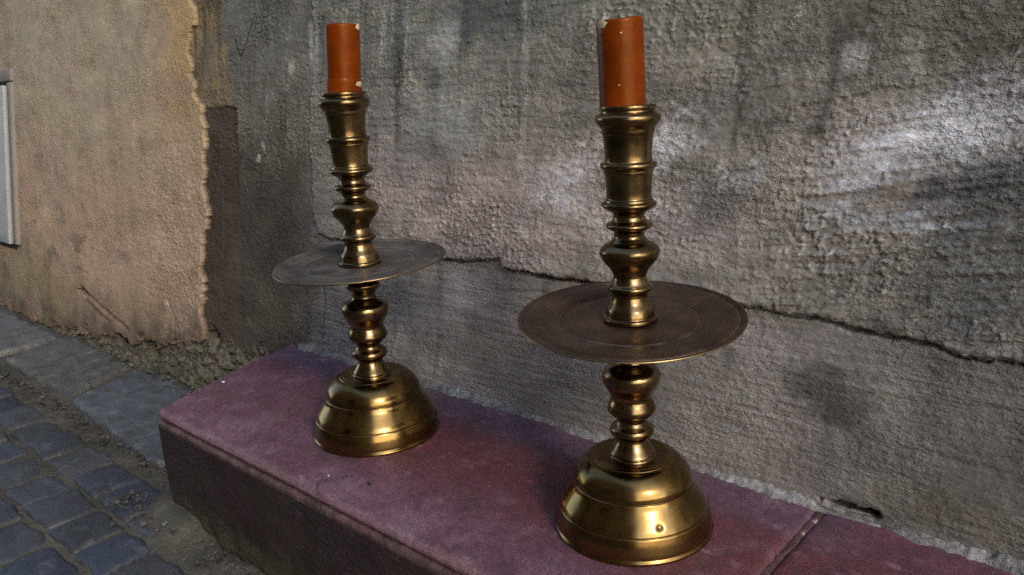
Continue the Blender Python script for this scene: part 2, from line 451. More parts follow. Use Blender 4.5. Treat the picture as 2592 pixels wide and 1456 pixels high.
far = sstep(0.3, 1.0, X) + sstep(-4.0, -5.0, X)
Yw = WY + BAT * np.minimum(Z, 1.6) - h

# ---- pigments: plaster colour, lime, damp, dirt, darker zones and painted light
def blob(cx, cz, rx, rz, rot=0.0, wob=.5, soft=.55):
    c, s = math.cos(rot), math.sin(rot)
    dx = X - cx; dz = Z - cz
    d = np.hypot((dx * c + dz * s) / rx, (-dx * s + dz * c) / rz)
    return sstep(1.15, 1.15 - soft * 1.6, d + (jag * .45 + jag2 * .55) * wob)
vert = fbm(X * 30, Z * 3.5, 61, 4, .6)      # runs of rain down the face
cl1 = fbm(X * 5, Z * 5, 71, 4); cl2 = fbm(X * 11, Z * 11, 72, 4, .6)
one = np.ones_like(X)
P = np.ones(X.shape + (3,)) * np.array((0.27, 0.245, 0.21))
P = mix(P, (0.34, 0.285, 0.255), sstep(.0, .9, cl1 + .25) * .7)
P = mix(P, (0.15, 0.145, 0.12), sstep(.05, .7, -cl2) * .7)
P = mix(P, (0.20, 0.205, 0.16), sstep(.42, .62, Z + cl1 * .06) * .75)              # greenish upper part
P = mix(P, (0.42, 0.34, 0.31), blob(-.838, .315, .42, .11, 0, .6) * .75)           # pinkish band over the crack
P = mix(P, (0.09, 0.09, 0.08), blob(-.10, .30, .30, .13, .1, .6) * .7)             # darker right side
P = mix(P, (0.14, 0.13, 0.105), blob(-.20, .54, .22, .07, 0, .6) * .5)
lowm = (1 - u_) * sstep(-1.40, -1.30, X)
P = mix(P, (0.235, 0.215, 0.205), lowm * .75)
P = mix(P, (0.32, 0.29, 0.30), lowm * blob(-.891, .165, .085, .055, -.1, .8) * .75)
P = mix(P, (0.33, 0.30, 0.29), lowm * blob(-.36, .17, .13, .03, -.05, .8) * .7)
P = mix(P, (0.12, 0.125, 0.15), lowm * blob(-1.0, .12, .10, .06, .0, .8) * .6)
P = mix(P, (0.085, 0.09, 0.08), lowm * sstep(-.36, -.1, X) * .65)
P = mix(P, (0.20, 0.165, 0.12), lowm * blob(-.13, .035, .12, .035, .05, .8, .6) * .6)
P = mix(P, (0.055, 0.05, 0.042), blob(-.304, .135, .06, .055, 0, 1.3, .6) * sstep(-.35, .4, cl2 + fine * .6 + vert * .5) * .75)
P = mix(P, (0.06, 0.055, 0.047), blob(-.297, .085, .012, .07, 0, 1.2) * sstep(-.4, .3, vert + fine * .5) * .65)
P = mix(P, (0.09, 0.085, 0.072), lowm * sstep(.2, .65, fbm(X * 34 + 5, Z * 4, 73, 4, .6)) * .45)
P = mix(P, (0.075, 0.07, 0.06), blob(-.105, .10, .01, .07, 0, .7) * .6)
# grey wall left of the coat edge
lf = sstep(-1.22, -1.42, X + cl2 * .05 + jag2 * .03) * (1 - .55 * u_)
P = mix(P, (0.175, 0.165, 0.135), lf * .9)
P = mix(P, (0.075, 0.06, 0.045), lf * sstep(.47, .33, Z + cl1 * .05 + vert * .03) * .9)  # browner and darker lower down
P = mix(P, (0.15, 0.16, 0.14), lf * sstep(.5, .66, Z) * .6)
run = sstep(.15, .7, fbm(X * 22, Z * 2.2, 62, 4, .6) + .1)
P = mix(P, (0.07, 0.072, 0.062), run * sstep(.28, .5, Z + cl2 * .1) * (1 - o_) * .8)
P = mix(P, (0.085, 0.09, 0.085), blob(-.86, .60, .20, .07, .1, .9, .6) * .7)
P = mix(P, (0.10, 0.10, 0.09), blob(-1.02, .40, .10, .05, .3, .9, .6) * .4)
P = mix(P, (0.10, 0.095, 0.08), blob(-.47, .34, .09, .06, .3, .9, .6) * .5)
P = mix(P, (0.075, 0.07, 0.06), blob(-.40, .46, .12, .06, .1, .9, .6) * .45)
P = mix(P, (0.36, 0.35, 0.31), sstep(.25, .75, fbm(X * 26 + 9, Z * 3, 63, 4, .6)) * sstep(.34, .52, Z + cl2 * .1) * (1 - o_) * .75)
P = mix(P, (0.09, 0.088, 0.075), sstep(.2, .75, cl2) * (1 - o_) * .45)
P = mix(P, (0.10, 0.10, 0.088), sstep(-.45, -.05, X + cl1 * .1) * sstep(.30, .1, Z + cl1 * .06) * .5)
P = mix(P, (0.11, 0.105, 0.075), blob(-.23, .56, .22, .08, -.1, .7, .6) * .65)
P = mix(P, (0.10, 0.105, 0.10), blob(-.14, .29, .16, .07, .1, .7, .6) * .6)
P = mix(P, (0.40, 0.35, 0.33), blob(-.62, .30, .30, .05, 0, .7, .6) * .5)
P = mix(P, (0.16, 0.135, 0.11), blob(-.62, .50, .16, .09, .2, .8, .6) * .5)
P = mix(P, (0.36, 0.37, 0.33), blob(-.95, .45, .14, .07, -.2, .8, .6) * .5)
# lime runs and splashes; further down painted sheen, dark smudges and grit tones
lime = (0.60, 0.59, 0.57)
streak = sstep(.1, .7, vert + .15)
P = mix(P, lime, blob(-1.325, .60, .022, .10, 0, .6) * (.35 + .5 * streak))
P = mix(P, lime, blob(-1.12, .56, .09, .09, -.35, .8) * streak * .55)
P = mix(P, lime, blob(-.965, .575, .05, .05, 0, .8) * .4)
P = mix(P, lime, blob(-1.43, .53, .09, .12, 0, .9) * sstep(.2, .6, cl2) * .6)
P = mix(P, lime, blob(-1.52, .375, .012, .01, .4, .9) * .9)
P = mix(P, lime, blob(-1.50, .40, .008, .014, .4, .9) * .8)
spl = sstep(-.1, .45, fine + cl2 * .8 + g1 * .4)
limeb = (0.66, 0.64, 0.66)
P = mix(P, limeb, blob(-.535, .405, .06, .032, .3, .9) * (.5 + .5 * spl))
P = mix(P, limeb, blob(-.701, .355, .06, .045, .3, .9) * (.4 + .6 * spl))
P = mix(P, limeb, blob(-.62, .36, .22, .10, .2, 1.0, .6) * .5 * spl)
P = mix(P, limeb, blob(-.46, .375, .05, .03, .2, 1.0, .6) * .5 * spl)
P = mix(P, lime, blob(-.31, .51, .018, .02, .3, .9) * .5)
P = mix(P, lime, blob(-.24, .59, .03, .012, .3, .9) * .4)
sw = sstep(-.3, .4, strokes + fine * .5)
P = mix(P, (0.52, 0.53, 0.57), blob(-.215, .425, .15, .055, .30, .6, .6) * (.45 + .4 * sw))  # bluish sky sheen on the smooth plaster, painted in as pale colour
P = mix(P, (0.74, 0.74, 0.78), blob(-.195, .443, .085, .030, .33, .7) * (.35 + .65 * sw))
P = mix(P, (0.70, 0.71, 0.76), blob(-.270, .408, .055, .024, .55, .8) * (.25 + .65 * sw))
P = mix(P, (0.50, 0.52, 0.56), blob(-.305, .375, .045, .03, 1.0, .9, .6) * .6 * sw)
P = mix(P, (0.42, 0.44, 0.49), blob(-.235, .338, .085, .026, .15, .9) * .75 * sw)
P = mix(P, (0.04, 0.045, 0.055), blob(-.205, .378, .095, .024, .22, .6) * (.55 + .4 * sstep(.3, -.3, strokes)))
P = mix(P, (0.07, 0.075, 0.08), blob(-.13, .35, .08, .035, .1, .8) * .6)
P = mix(P, (0.60, 0.59, 0.58), sstep(.3, .75, g1) * dens * u_ * .34)  # crumb crests painted pale, like raking light sparkling on bumps
P = mix(P, (0.06, 0.055, 0.045), sstep(.5, .85, -g1) * dens * u_ * .25)  # hollows between crumbs tinted darker
P = mix(P, (0.05, 0.045, 0.038), (blob(-.345, .43, .016, .012, .2, 1.2) + blob(-.40, .44, .008, .006, 0, 1.2) + blob(-.30, .47, .012, .005, 0, 1.2)) * .7)
# ochre coat
och = np.ones(X.shape + (3,)) * np.array((0.54, 0.44, 0.31))
och = mix(och, (0.52, 0.47, 0.34), sstep(.25, .7, Z + cl1 * .15) * sstep(-1.9, -2.15, X) * .85)
och = mix(och, (0.58, 0.41, 0.22), sstep(-2.05, -1.85, X + cl2 * .05) * sstep(.33, .5, Z + cl1 * .1) * .9)
och = mix(och, (0.58, 0.42, 0.31), sstep(.42, .2, Z + cl1 * .12) * .75)
och = mix(och, (0.45, 0.39, 0.26), sstep(.0, .6, cl2) * .35)
och = mix(och, (0.45, 0.28, 0.23), sstep(-2.95, -3.25, X + cl1 * .05) * sstep(.55, .75, Z) * .8)
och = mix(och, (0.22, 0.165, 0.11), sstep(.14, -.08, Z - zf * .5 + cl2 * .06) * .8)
och = mix(och, (0.27, 0.25, 0.12), sstep(.16, .0, Z) * sstep(-2.45, -2.8, X) * .5)
P = P * (1 - o_[..., None]) + och * np.array((.90, .86, .82)) * o_[..., None]
och2 = sstep(.0, .6, fbm(X * 7, Z * 11, 64, 5, .65)) * sstep(.36, .0, Z + cl1 * .12) * o_
P = mix(P, (0.21, 0.16, 0.115), och2 * .8)
P = mix(P, (0.30, 0.24, 0.16), sstep(.1, .7, fbm(X * 4, Z * 6, 67, 5, .6)) * o_ * .45)
P = mix(P, (0.62, 0.52, 0.43), sstep(.3, .7, fbm(X * 25, Z * 25, 65, 3)) * o_ * roughpatch * .5)
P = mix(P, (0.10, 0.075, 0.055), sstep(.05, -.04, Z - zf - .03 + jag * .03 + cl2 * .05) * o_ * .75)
P = mix(P, (0.50, 0.34, 0.27), sstep(.0, .6, fbm(X * 5 + 2, Z * 7, 68, 5, .6)) * o_ * .5)
P = mix(P, (0.24, 0.185, 0.13), sstep(.15, .65, fbm(X * 10, Z * 16, 69, 5, .65)) * o_ * .4)
# edge strip: brown rough arris above, dark patch below
P = mix(P, (0.19, 0.155, 0.10), strip * (1 - o_) * (1 - stripd) * .9)
P = mix(P, (0.31, 0.225, 0.11), strip * (1 - o_) * (1 - stripd) * sstep(.1, .5, cl2 + .2) * .6)
P = mix(P, (0.07, 0.06, 0.045), strip * (1 - o_) * (1 - stripd) * sstep(.15, .6, vert + cl2 * .3) * .7)
P = mix(P, (0.088, 0.066, 0.047), stripd * (1 - o_) * .95)
P = mix(P, (0.13, 0.10, 0.075), stripd * (1 - o_) * sstep(.2, .6, vert) * .5)
P = mix(P, (0.16, 0.145, 0.115), footm * .85)
P = mix(P, (0.13, 0.125, 0.085), footm * sstep(.0, .5, cl2) * .7)
P = mix(P, (0.03, 0.026, 0.02), np.clip(sstep(.25, .9, crack) * 1.0 + cr2 + cr3 * .5, 0, 1) * (.85 - .35 * sstep(-.45, -.25, X)))
P = mix(P, (0.04, 0.033, 0.025), np.clip(hole, 0, 1) * .8)
P = np.clip(P, .015, .75)

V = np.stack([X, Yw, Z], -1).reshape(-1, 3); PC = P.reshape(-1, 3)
F = grid_faces(*X.shape)
fo = is_o.reshape(-1)[F[:, 0]]
fx = X.reshape(-1)[F[:, 0]]
fu = is_u.reshape(-1)[F[:, 0]] & ~fo
fstrip = (strip.reshape(-1)[F[:, 0]] > .5) & ~fo
ffoot = (footm.reshape(-1)[F[:, 0]] > .5) & ~fo & ~fu & ~fstrip
left_side = fx < -1.68
ochre_wall = empty('plaster_wall', (-2.4, WY, -0.2), 'ochre plastered wall with a ragged crumbling right edge, at the left behind the street', 'wall')
def part_world(name, f, mat, parent):
    o = mesh_np(name, V - np.array(parent.location), f, mat, parent, True, PC)
    return o
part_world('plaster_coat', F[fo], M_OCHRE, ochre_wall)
part_world('rubble_footing', F[ffoot & left_side], M_STRIP, ochre_wall)
grey_wall = empty('plaster_wall', (-0.7, WY, 0), 'grey rough rendered wall with a long crack, behind the two brass candlesticks', 'wall')
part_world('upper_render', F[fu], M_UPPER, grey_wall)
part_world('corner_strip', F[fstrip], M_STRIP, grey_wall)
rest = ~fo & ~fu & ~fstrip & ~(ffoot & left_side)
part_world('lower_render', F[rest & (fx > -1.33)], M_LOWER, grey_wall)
part_world('bare_render', F[rest & (fx <= -1.33)], M_STRIP, grey_wall)

# ------------------------------------------------------------------ ledge
JX = (-0.2965, -0.2940)
ledge = empty('stone_ledge', (-0.6, 0.68, -0.2), 'long low stone ledge painted purple on top, under the grey wall', 'ledge')
def skew(Pv):
    w = sstep(-0.75, -1.20, Pv[:, 0])
    Pv = Pv.copy()
    Pv[:, 0] -= w * (Pv[:, 1] - 0.495) * 0.335
    return Pv
def ledge_part(name, lo, hi, r, mat, paint, seed, step=.005, amp=.0008):
    Pv, Fv, Nv = rounded_box(lo, hi, r, step, seed, amp, 25)
    Pv = skew(Pv)
    x, y, z = Pv.T
    if paint:
        n1 = fbm(x * 7, y * 7, 81, 4); n2 = fbm(x * 30, y * 30, 82, 4, .6); n3 = fbm(x * 40, y * 6, 83, 3)
        up = (Nv[:, 2] > .3)
        Pv[:, 2] += np.where(up, fbm(x * 9, y * 9, 84, 3) * .0016 + n2 * .0005, 0)
        Pv[:, 2] -= sstep(.57, .525, y) * .003 * up * (1 + n1)
        c = np.ones((len(x), 3)) * np.array((0.165, 0.07, 0.10))
        c = mix(c, (0.235, 0.118, 0.168), sstep(.0, .6, n1 + .25) * sstep(.72, .56, y) * .8)  # front of the top painted paler purple, as if lit by the sky
        c = mix(c, (0.15, 0.04, 0.045), sstep(.55, .66, y + n1 * .04) * sstep(-.98, -.85, x) * .75)  # redder paint behind the sticks, deepened by their painted-in shadow
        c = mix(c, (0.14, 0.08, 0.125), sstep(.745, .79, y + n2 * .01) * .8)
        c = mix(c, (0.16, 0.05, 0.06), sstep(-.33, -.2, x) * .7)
        c = mix(c, (0.40, 0.29, 0.33), sstep(.42, .7, n2) * .35)
        st = fbm(x * 16, y * 16, 86, 5, .6); c = mix(c, (0.07, 0.04, 0.05), sstep(.1, .6, st) * .5)
        c = mix(c, (0.27, 0.18, 0.21), sstep(.15, .6, -st) * .4)
        c = mix(c, (0.09, 0.055, 0.07), sstep(.35, .7, -n2) * .5)
        c = mix(c, (0.24, 0.13, 0.135), sstep(.5175, .5155, y) * sstep(-.021, -.012, z) * .7)  # front nose painted paler, as an edge catching light
        # hairline crack by the left candlestick and scratches at the right
        def hair(pts, w):
            d = np.full(len(x), 9.)
            for a, b in zip(pts[:-1], pts[1:]): d = np.minimum(d, seg_dist(x + n2 * .002, y + n2 * .002, a, b))
            return np.clip(1 - d / w, 0, 1)
        hc = hair([(-.83, .511), (-.84, .520), (-.85, .53), (-.82, .563)], .0045)
        Pv[:, 2] -= hc * .002
        hc = np.maximum(hc, hair([(-.2745, .85), (-.2735, .76), (-.2715, .68), (-.2700, .58), (-.269, .49)], .0022) * .8)
        gr_ = fbm(x * 110, y * 110, 87, 3, .7); c = c * (1 + .38 * np.clip(gr_, -1, 1))[:, None]
        Pv[:, 2] -= np.where(up, sstep(.4, .75, gr_) * .0007, 0)
        c = c * .9
        c = mix(c, (0.05, 0.03, 0.035), hc * .85)
        sc = sstep(.6, .8, fbm(x * 12, y * 160, 85, 2)) * sstep(.6, .68, y) * sstep(-.5, -.3, x)
        c = mix(c, (0.42, 0.27, 0.33), sc * .6)
    else:
        n1 = fbm(x * 6, z * 6, 91, 4); n2 = fbm(x * 28, z * 40, 92, 4, .6)
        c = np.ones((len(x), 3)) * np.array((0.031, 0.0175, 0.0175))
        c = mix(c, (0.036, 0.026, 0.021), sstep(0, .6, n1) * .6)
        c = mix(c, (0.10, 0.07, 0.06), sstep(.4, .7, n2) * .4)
        c = mix(c, (0.22, 0.13, 0.135), sstep(-.033, -.028, z + n2 * .002) * (.45 + .5 * n2))  # sunlit lip along the top edge, painted in paler
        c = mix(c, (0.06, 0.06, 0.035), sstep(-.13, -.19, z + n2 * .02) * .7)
        lowf = sstep(-.10, -.19, z) * sstep(.57, .515, y)
        Pv[:, 1] += lowf * (.003 + .006 * n1 + .005 * n2)
        Pv[:, 2] += sstep(-.15, -.19, z) * (.012 * n1 + .008 * n2) * (y < .54)
        cw = sstep(.525, .51, y) * sstep(-.037, -.024, z + n2 * .006) * sstep(-.9, -.7, x)
        Pv[:, 1] += cw * .003 * np.clip(n2 + .3, 0, 1)
    return mesh_np(name, Pv - np.array(ledge.location), Fv, mat, ledge, True, c)
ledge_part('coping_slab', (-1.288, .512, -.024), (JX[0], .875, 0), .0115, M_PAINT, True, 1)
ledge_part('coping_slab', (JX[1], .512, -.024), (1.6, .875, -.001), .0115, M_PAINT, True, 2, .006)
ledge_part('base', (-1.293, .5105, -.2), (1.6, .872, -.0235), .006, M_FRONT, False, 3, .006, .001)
# joint filling between the two slabs
Pv, Fv, Nv = rounded_box((JX[0] - .004, .5145, -.02), (JX[1] + .004, .87, -.0035), .004, .004, 5, .0016, 60)
cj = np.ones((len(Pv), 3)) * np.array((.12, .058, .066)); nj = fbm(Pv[:, 0] * 60, Pv[:, 1] * 60, 7, 3)
cj = mix(cj, (.05, .035, .032), sstep(.1, .5, nj) * .7); cj = mix(cj, (.42, .38, .34), sstep(.45, .6, -nj) * .9)
mesh_np('joint_filler', Pv - np.array(ledge.location), Fv, M_FRONT, ledge, True, cj)
# pale mortar fillet in the angle between ledge and wall: a ragged wedge
xm = np.arange(-1.365, 0.5, .0025); tm = np.linspace(0, 1, 18)
XM, TM = np.meshgrid(xm, tm)
wv = noise(xm * 6, xm * 0, 6) * .5 + noise(xm * 19, xm * 0, 7) * .35 + noise(xm * 61, xm * 0, 8) * .3 + noise(xm * 150, xm * 0, 18) * .15
wid = np.clip(0.006 + 0.013 * wv, .0005, .05)[None] * (1 - .8 * sstep(-.31, -.285, XM) * sstep(-.19, -.215, XM)) * (1 + .6 * sstep(-.2, -.1, XM))
hv = noise(xm * 8, xm * 0 + 4, 9) * .5 + noise(xm * 33, xm * 0, 10) * .4 + noise(xm * 120, xm * 0, 19) * .2
hgt = np.clip(0.013 + 0.012 * hv, .002, .04)[None] * (1 - .7 * sstep(-.31, -.285, XM) * sstep(-.19, -.215, XM))
YM = WY + 0.008 - (wid + .010) * (1 - TM)
lump = fbm(XM * 60, (YM + TM * hgt) * 60, 102, 5, .65)
ZM = -.003 + (hgt + .004) * TM ** .7 + lump * .005 * np.sin(np.pi * np.clip(TM * .8 + .1, 0, 1))
VM = np.stack([XM, YM + BAT * ZM, ZM], -1).reshape(-1, 3)
FM = grid_faces(*XM.shape)
cm = np.ones(XM.shape + (3,)) * np.array((.21, .20, .19))
cm = mix(cm, (.31, .305, .305), sstep(.1, .6, fbm(XM * 16, TM, 104, 4) + .2) * .8)
cm = mix(cm, (.10, .09, .08), sstep(.25, .6, -lump) * .7)
mesh_np('mortar_fillet', VM - np.array(ledge.location), FM, M_MORTAR, ledge, True, cm.reshape(-1, 3))

# ------------------------------------------------------------------ ground
GZ = -0.203
gx = span((-60, -5, 5.), (-5, -3.6, .1), (-3.6, -0.9, .006), (-0.9, 1.5, .08), (1.5, 60, 6.))
gy = span((-60, -4, 6.), (-4, 0.05, .15), (0.05, 0.86, .006))
GX, GY = np.meshgrid(gx, gy)
gn = fbm(GX * 30, GY * 30, 111, 4, .6); gb = fbm(GX * 5, GY * 5, 112, 3)
near = ((GX > -3.6) & (GX < -.9) & (GY > .05)) * 1.0
GZZ = GZ + near * (gn * .0035 + gb * .004)
# dirt heaped against the ledge corner and the wall foot
dl = np.hypot(np.clip(GX + 1.24, 0, 9) * .8, np.clip(.513 - GY, 0, 9)) + np.clip(-1.30 - GX, 0, 9) * .9
GZZ += near * .026 * sstep(.11, 0, dl + gn * .02) * sstep(-1.13, -1.22, GX)
GZZ += near * .012 * sstep(.06, .0, .80 - GY + gn * .015)
gc = np.ones(GX.shape + (3,)) * np.array((.095, .088, .07))
gc = mix(gc, (.17, .16, .13), sstep(.15, .6, gb + gn * .5) * .7)
gc = mix(gc, (.055, .045, .03), sstep(.05, .6, gb + gn * .3) * .75)
gc = mix(gc, (.07, .07, .045), sstep(.1, .6, -gb) * .4)
g = mesh_np('ground', np.stack([GX, GY, GZZ], -1).reshape(-1, 3), grid_faces(*GX.shape), M_GROUND, None, True, gc.reshape(-1, 3))
tag(g, kind='structure')

# setts in courses along the lane: the street's paving, one surface
sv = []; sf = []; sc_ = []; n0 = 0
rng = random.Random(5)
def sett(x0, x1, y0, y1, top, seed, tilt):
    global n0
    Pv, Fv, Nv = rounded_box((0, 0, -.03), (x1 - x0, y1 - y0, 0), .008, .008, seed, .0022, 22)
    cx, cy = (x1 - x0) / 2, (y1 - y0) / 2
    a = rng.uniform(-.05, .05)
    px = Pv[:, 0] - cx; py = Pv[:, 1] - cy
    # worn, uneven outline
    w = 1 + .05 * np.sin(np.arctan2(py, px) * 3 + seed) + .03 * np.sin(np.arctan2(py, px) * 5 + seed * 2)
    px = px * w; py = py * w
    qx = px * math.cos(a) - py * math.sin(a); qy = px * math.sin(a) + py * math.cos(a)
    z = Pv[:, 2] + top - .25 * (qx ** 2 + qy ** 2) / .06 * .2 + qx * tilt[0] + qy * tilt[1]
    Q = np.stack([qx + (x0 + x1) / 2, qy + (y0 + y1) / 2, z], 1)
    t = rng.random()
    b = np.array((.045, .058, .088)) * (1 - t) + np.array((.088, .094, .098)) * t
    b = b * rng.uniform(.45, .9)
    c = np.ones((len(Q), 3)) * b
    n = fbm(Q[:, 0] * 25, Q[:, 1] * 25, 121, 4, .6)
    c = mix(c, (.14, .145, .145), sstep(.2, .7, n) * .5)
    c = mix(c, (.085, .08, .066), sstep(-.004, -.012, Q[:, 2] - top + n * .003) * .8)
    sv.append(Q); sf.append(Fv + n0); sc_.append(c); n0 += len(Q)
k = 0
yc = .531
row = 0
while yc > -.75:
    wdt = rng.uniform(.078, .092)
    x = -3.9 + rng.uniform(0, .1)
    while x < -.7:
        L = rng.uniform(.10, .14)
        slope = .012 * (x + 1.5)
        y1 = yc - slope * .4
        if not (x > -1.30 and yc > .46) and not (yc < .05 and x > -1.2):
            sett(x, x + L - .007, y1 - wdt, y1, GZ + .009 + rng.uniform(-.004, .004), k, (rng.uniform(-.04, .04), rng.uniform(-.05, .05)))
        k += 1
        x += L
    yc -= wdt + .009
    row += 1
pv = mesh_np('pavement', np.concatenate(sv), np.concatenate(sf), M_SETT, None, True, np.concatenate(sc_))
tag(pv, kind='structure')

# broad flags along the wall foot
def flag(corners, top, thick, seed, label, tone, tilt=(0, 0)):
    Pv, Fv, Nv = rounded_box((0, 0, -thick), (1, 1, 0), .004, .02, seed, 0)
    # unit square -> traced quad, rounded afterwards
    u, v = Pv[:, 0], Pv[:, 1]
    A, B, C_, D = [np.array(c) for c in corners]
    L = 0.5
    P_, F_, N_ = rounded_box((0, 0, -thick), (L, L * .5, 0), .012, .008, seed, 0)
    u = P_[:, 0] / L; v = P_[:, 1] / (L * .5)
    xy = (A[None] * ((1 - u) * (1 - v))[:, None] + B[None] * (u * (1 - v))[:, None] + C_[None] * (u * v)[:, None] + D[None] * ((1 - u) * v)[:, None])
    n = fbm(xy[:, 0] * 22, xy[:, 1] * 22, seed, 5, .6)
    edge = np.minimum(np.minimum(u, 1 - u) * .5, np.minimum(v, 1 - v) * .25)
    chip = sstep(.02, .0, edge) * sstep(.0, .5, fbm(xy[:, 0] * 15, xy[:, 1] * 15, seed + 3, 3))
    cen = xy.mean(0)
    z = P_[:, 2] + top + n * .003 - chip * .012 + (xy[:, 0] - cen[0]) * tilt[0] + (xy[:, 1] - cen[1]) * tilt[1]
    jit = fbm(xy[:, 0] * 18, xy[:, 1] * 18, seed + 9, 3) * .006
    Q = np.stack([xy[:, 0] + jit * sstep(.03, 0, edge), xy[:, 1] + jit * sstep(.03, 0, edge), z], 1)
    c = np.ones((len(Q), 3)) * np.array(tone)
    c = mix(c, (.19, .19, .18), sstep(.15, .6, n) * .5)
    c = mix(c, (.06, .052, .038), sstep(.1, .6, -n) * .6)
    loc = np.array((cen[0], cen[1], top - thick))
    o = mesh_np('stone_slab', Q - loc, F_, M_STONE, None, True, c)
    o.location = loc
    return tag(o, label, 'stone slab', 'stone slabs along the wall foot')
flag([(-2.03, .600), (-1.50, .575), (-1.40, .81), (-2.09, .80)], -.186, .05, 131, 'blue grey stone slab with a chipped front edge, beside the end of the purple ledge', (.085, .098, .112), (0, .03))
flag([(-2.53, .605), (-2.075, .615), (-2.13, .80), (-2.56, .80)], -.184, .05, 132, 'brownish tilted stone slab at the wall foot, between two other slabs', (.095, .092, .082), (-.03, .06))
flag([(-3.25, .60), (-2.62, .605), (-2.62, .79), (-3.25, .79)], -.186, .05, 133, 'pale worn stone slab at the wall foot, on the far left of the photo', (.13, .13, .125), (0, .02))

# crumbs of plaster and grit: uncountable
cv = []; cf = []; cc = []; n0c = 0
ico = bmesh.new(); bmesh.ops.create_icosphere(ico, subdivisions=1, radius=1.0)
IV = np.array([v.co[:] for v in ico.verts]); IF = np.array([[v.index for v in f.verts] for f in ico.faces]); ico.free()
rs = np.random.RandomState(4)
def crumb(x, y, z, s, c):
    global n0c
    a = rs.rand() * 6.28
    P_ = IV * (1 + .3 * rs.randn(len(IV), 1)) * s * np.array([1, .8 + .4 * rs.rand(), .6])
    R_ = np.array([[math.cos(a), -math.sin(a), 0], [math.sin(a), math.cos(a), 0], [0, 0, 1]])
    cv.append(P_ @ R_.T + np.array([x, y, z])); cf.append(IF + n0c); cc.append(np.ones((len(IV), 3)) * c); n0c += len(IV)
for i in range(170):
    x = rs.uniform(-2.3, -1.38); y = .812 - abs(rs.randn()) * .022
    s = .0025 + .006 * rs.rand() ** 2.5
    crumb(x, y, -.184 + s * .4 + max(0, (y - .79)) * .5, s, np.array((.18, .165, .135)) * rs.uniform(.2, .8))
for i in range(220):
    t = rs.rand(); x = -1.42 + t * .45; y = .506 - abs(rs.randn()) * .035
    s = .002 + .004 * rs.rand() ** 2.5
    crumb(x, y, GZ + .012 * (x < -1.2) + s * .5, s, np.array((.12, .11, .09)) * rs.uniform(.25, .8))
for i in range(260):
    x = rs.uniform(-2.5, -1.35); y = .585 - abs(rs.randn()) * .018
    s = .002 + .005 * rs.rand() ** 2.5
    crumb(x, y, GZ + .004 + s * .5, s, np.array((.12, .105, .085)) * rs.uniform(.2, .8))
gr = mesh_np('rubble', np.concatenate(cv), np.concatenate(cf), M_STONE, None, False, np.concatenate(cc))
tag(gr, 'crumbled plaster and grit along the wall foot and ledge', 'rubble', kind='stuff')

# ------------------------------------------------------------------ candlesticks
def spline(pts, sub=5):
    """profile through (r, z, sharp) points; smooth between sharp corners"""
    out = []
    n = len(pts)
    for i in range(n - 1):
        p1 = np.array(pts[i][:2]); p2 = np.array(pts[i + 1][:2])
        p0 = np.array(pts[i - 1][:2]) if i > 0 and not pts[i][2] else p1 - (p2 - p1) * .0
        p3 = np.array(pts[i + 2][:2]) if i + 2 < n and not pts[i + 1][2] else p2
        for k in range(sub):
            t = k / sub
            # centripetal-ish Catmull-Rom with tension
            m1 = (p2 - p0) * .5 if not pts[i][2] else (p2 - p1)
            m2 = (p3 - p1) * .5 if not pts[i + 1][2] else (p2 - p1)
            h00 = 2 * t ** 3 - 3 * t ** 2 + 1; h10 = t ** 3 - 2 * t ** 2 + t; h01 = -2 * t ** 3 + 3 * t ** 2; h11 = t ** 3 - t ** 2
            out.append(h00 * p1 + h10 * m1 * .85 + h01 * p2 + h11 * m2 * .85)
    out.append(np.array(pts[-1][:2]))
    return np.array(out)

def lathe(name, prof, mat, parent, seg=128, warp=None, cap=False):
    n = len(prof)
    a = np.arange(seg) / seg * 2 * np.pi
    Pv = np.stack([prof[:, None, 0] * np.cos(a), prof[:, None, 0] * np.sin(a), np.repeat(prof[:, 1:2], seg, 1)], -1)
    if warp is not None: Pv = warp(Pv, a)
    i = np.arange(n - 1)[:, None] * seg; j = np.arange(seg)[None]; j2 = (j + 1) % seg
    Fv = np.stack([i + j, i + j2, i + seg + j2, i + seg + j], -1).reshape(-1, 4)
    o = mesh_np(name, Pv.reshape(-1, 3), Fv, mat, parent, True)
    return o

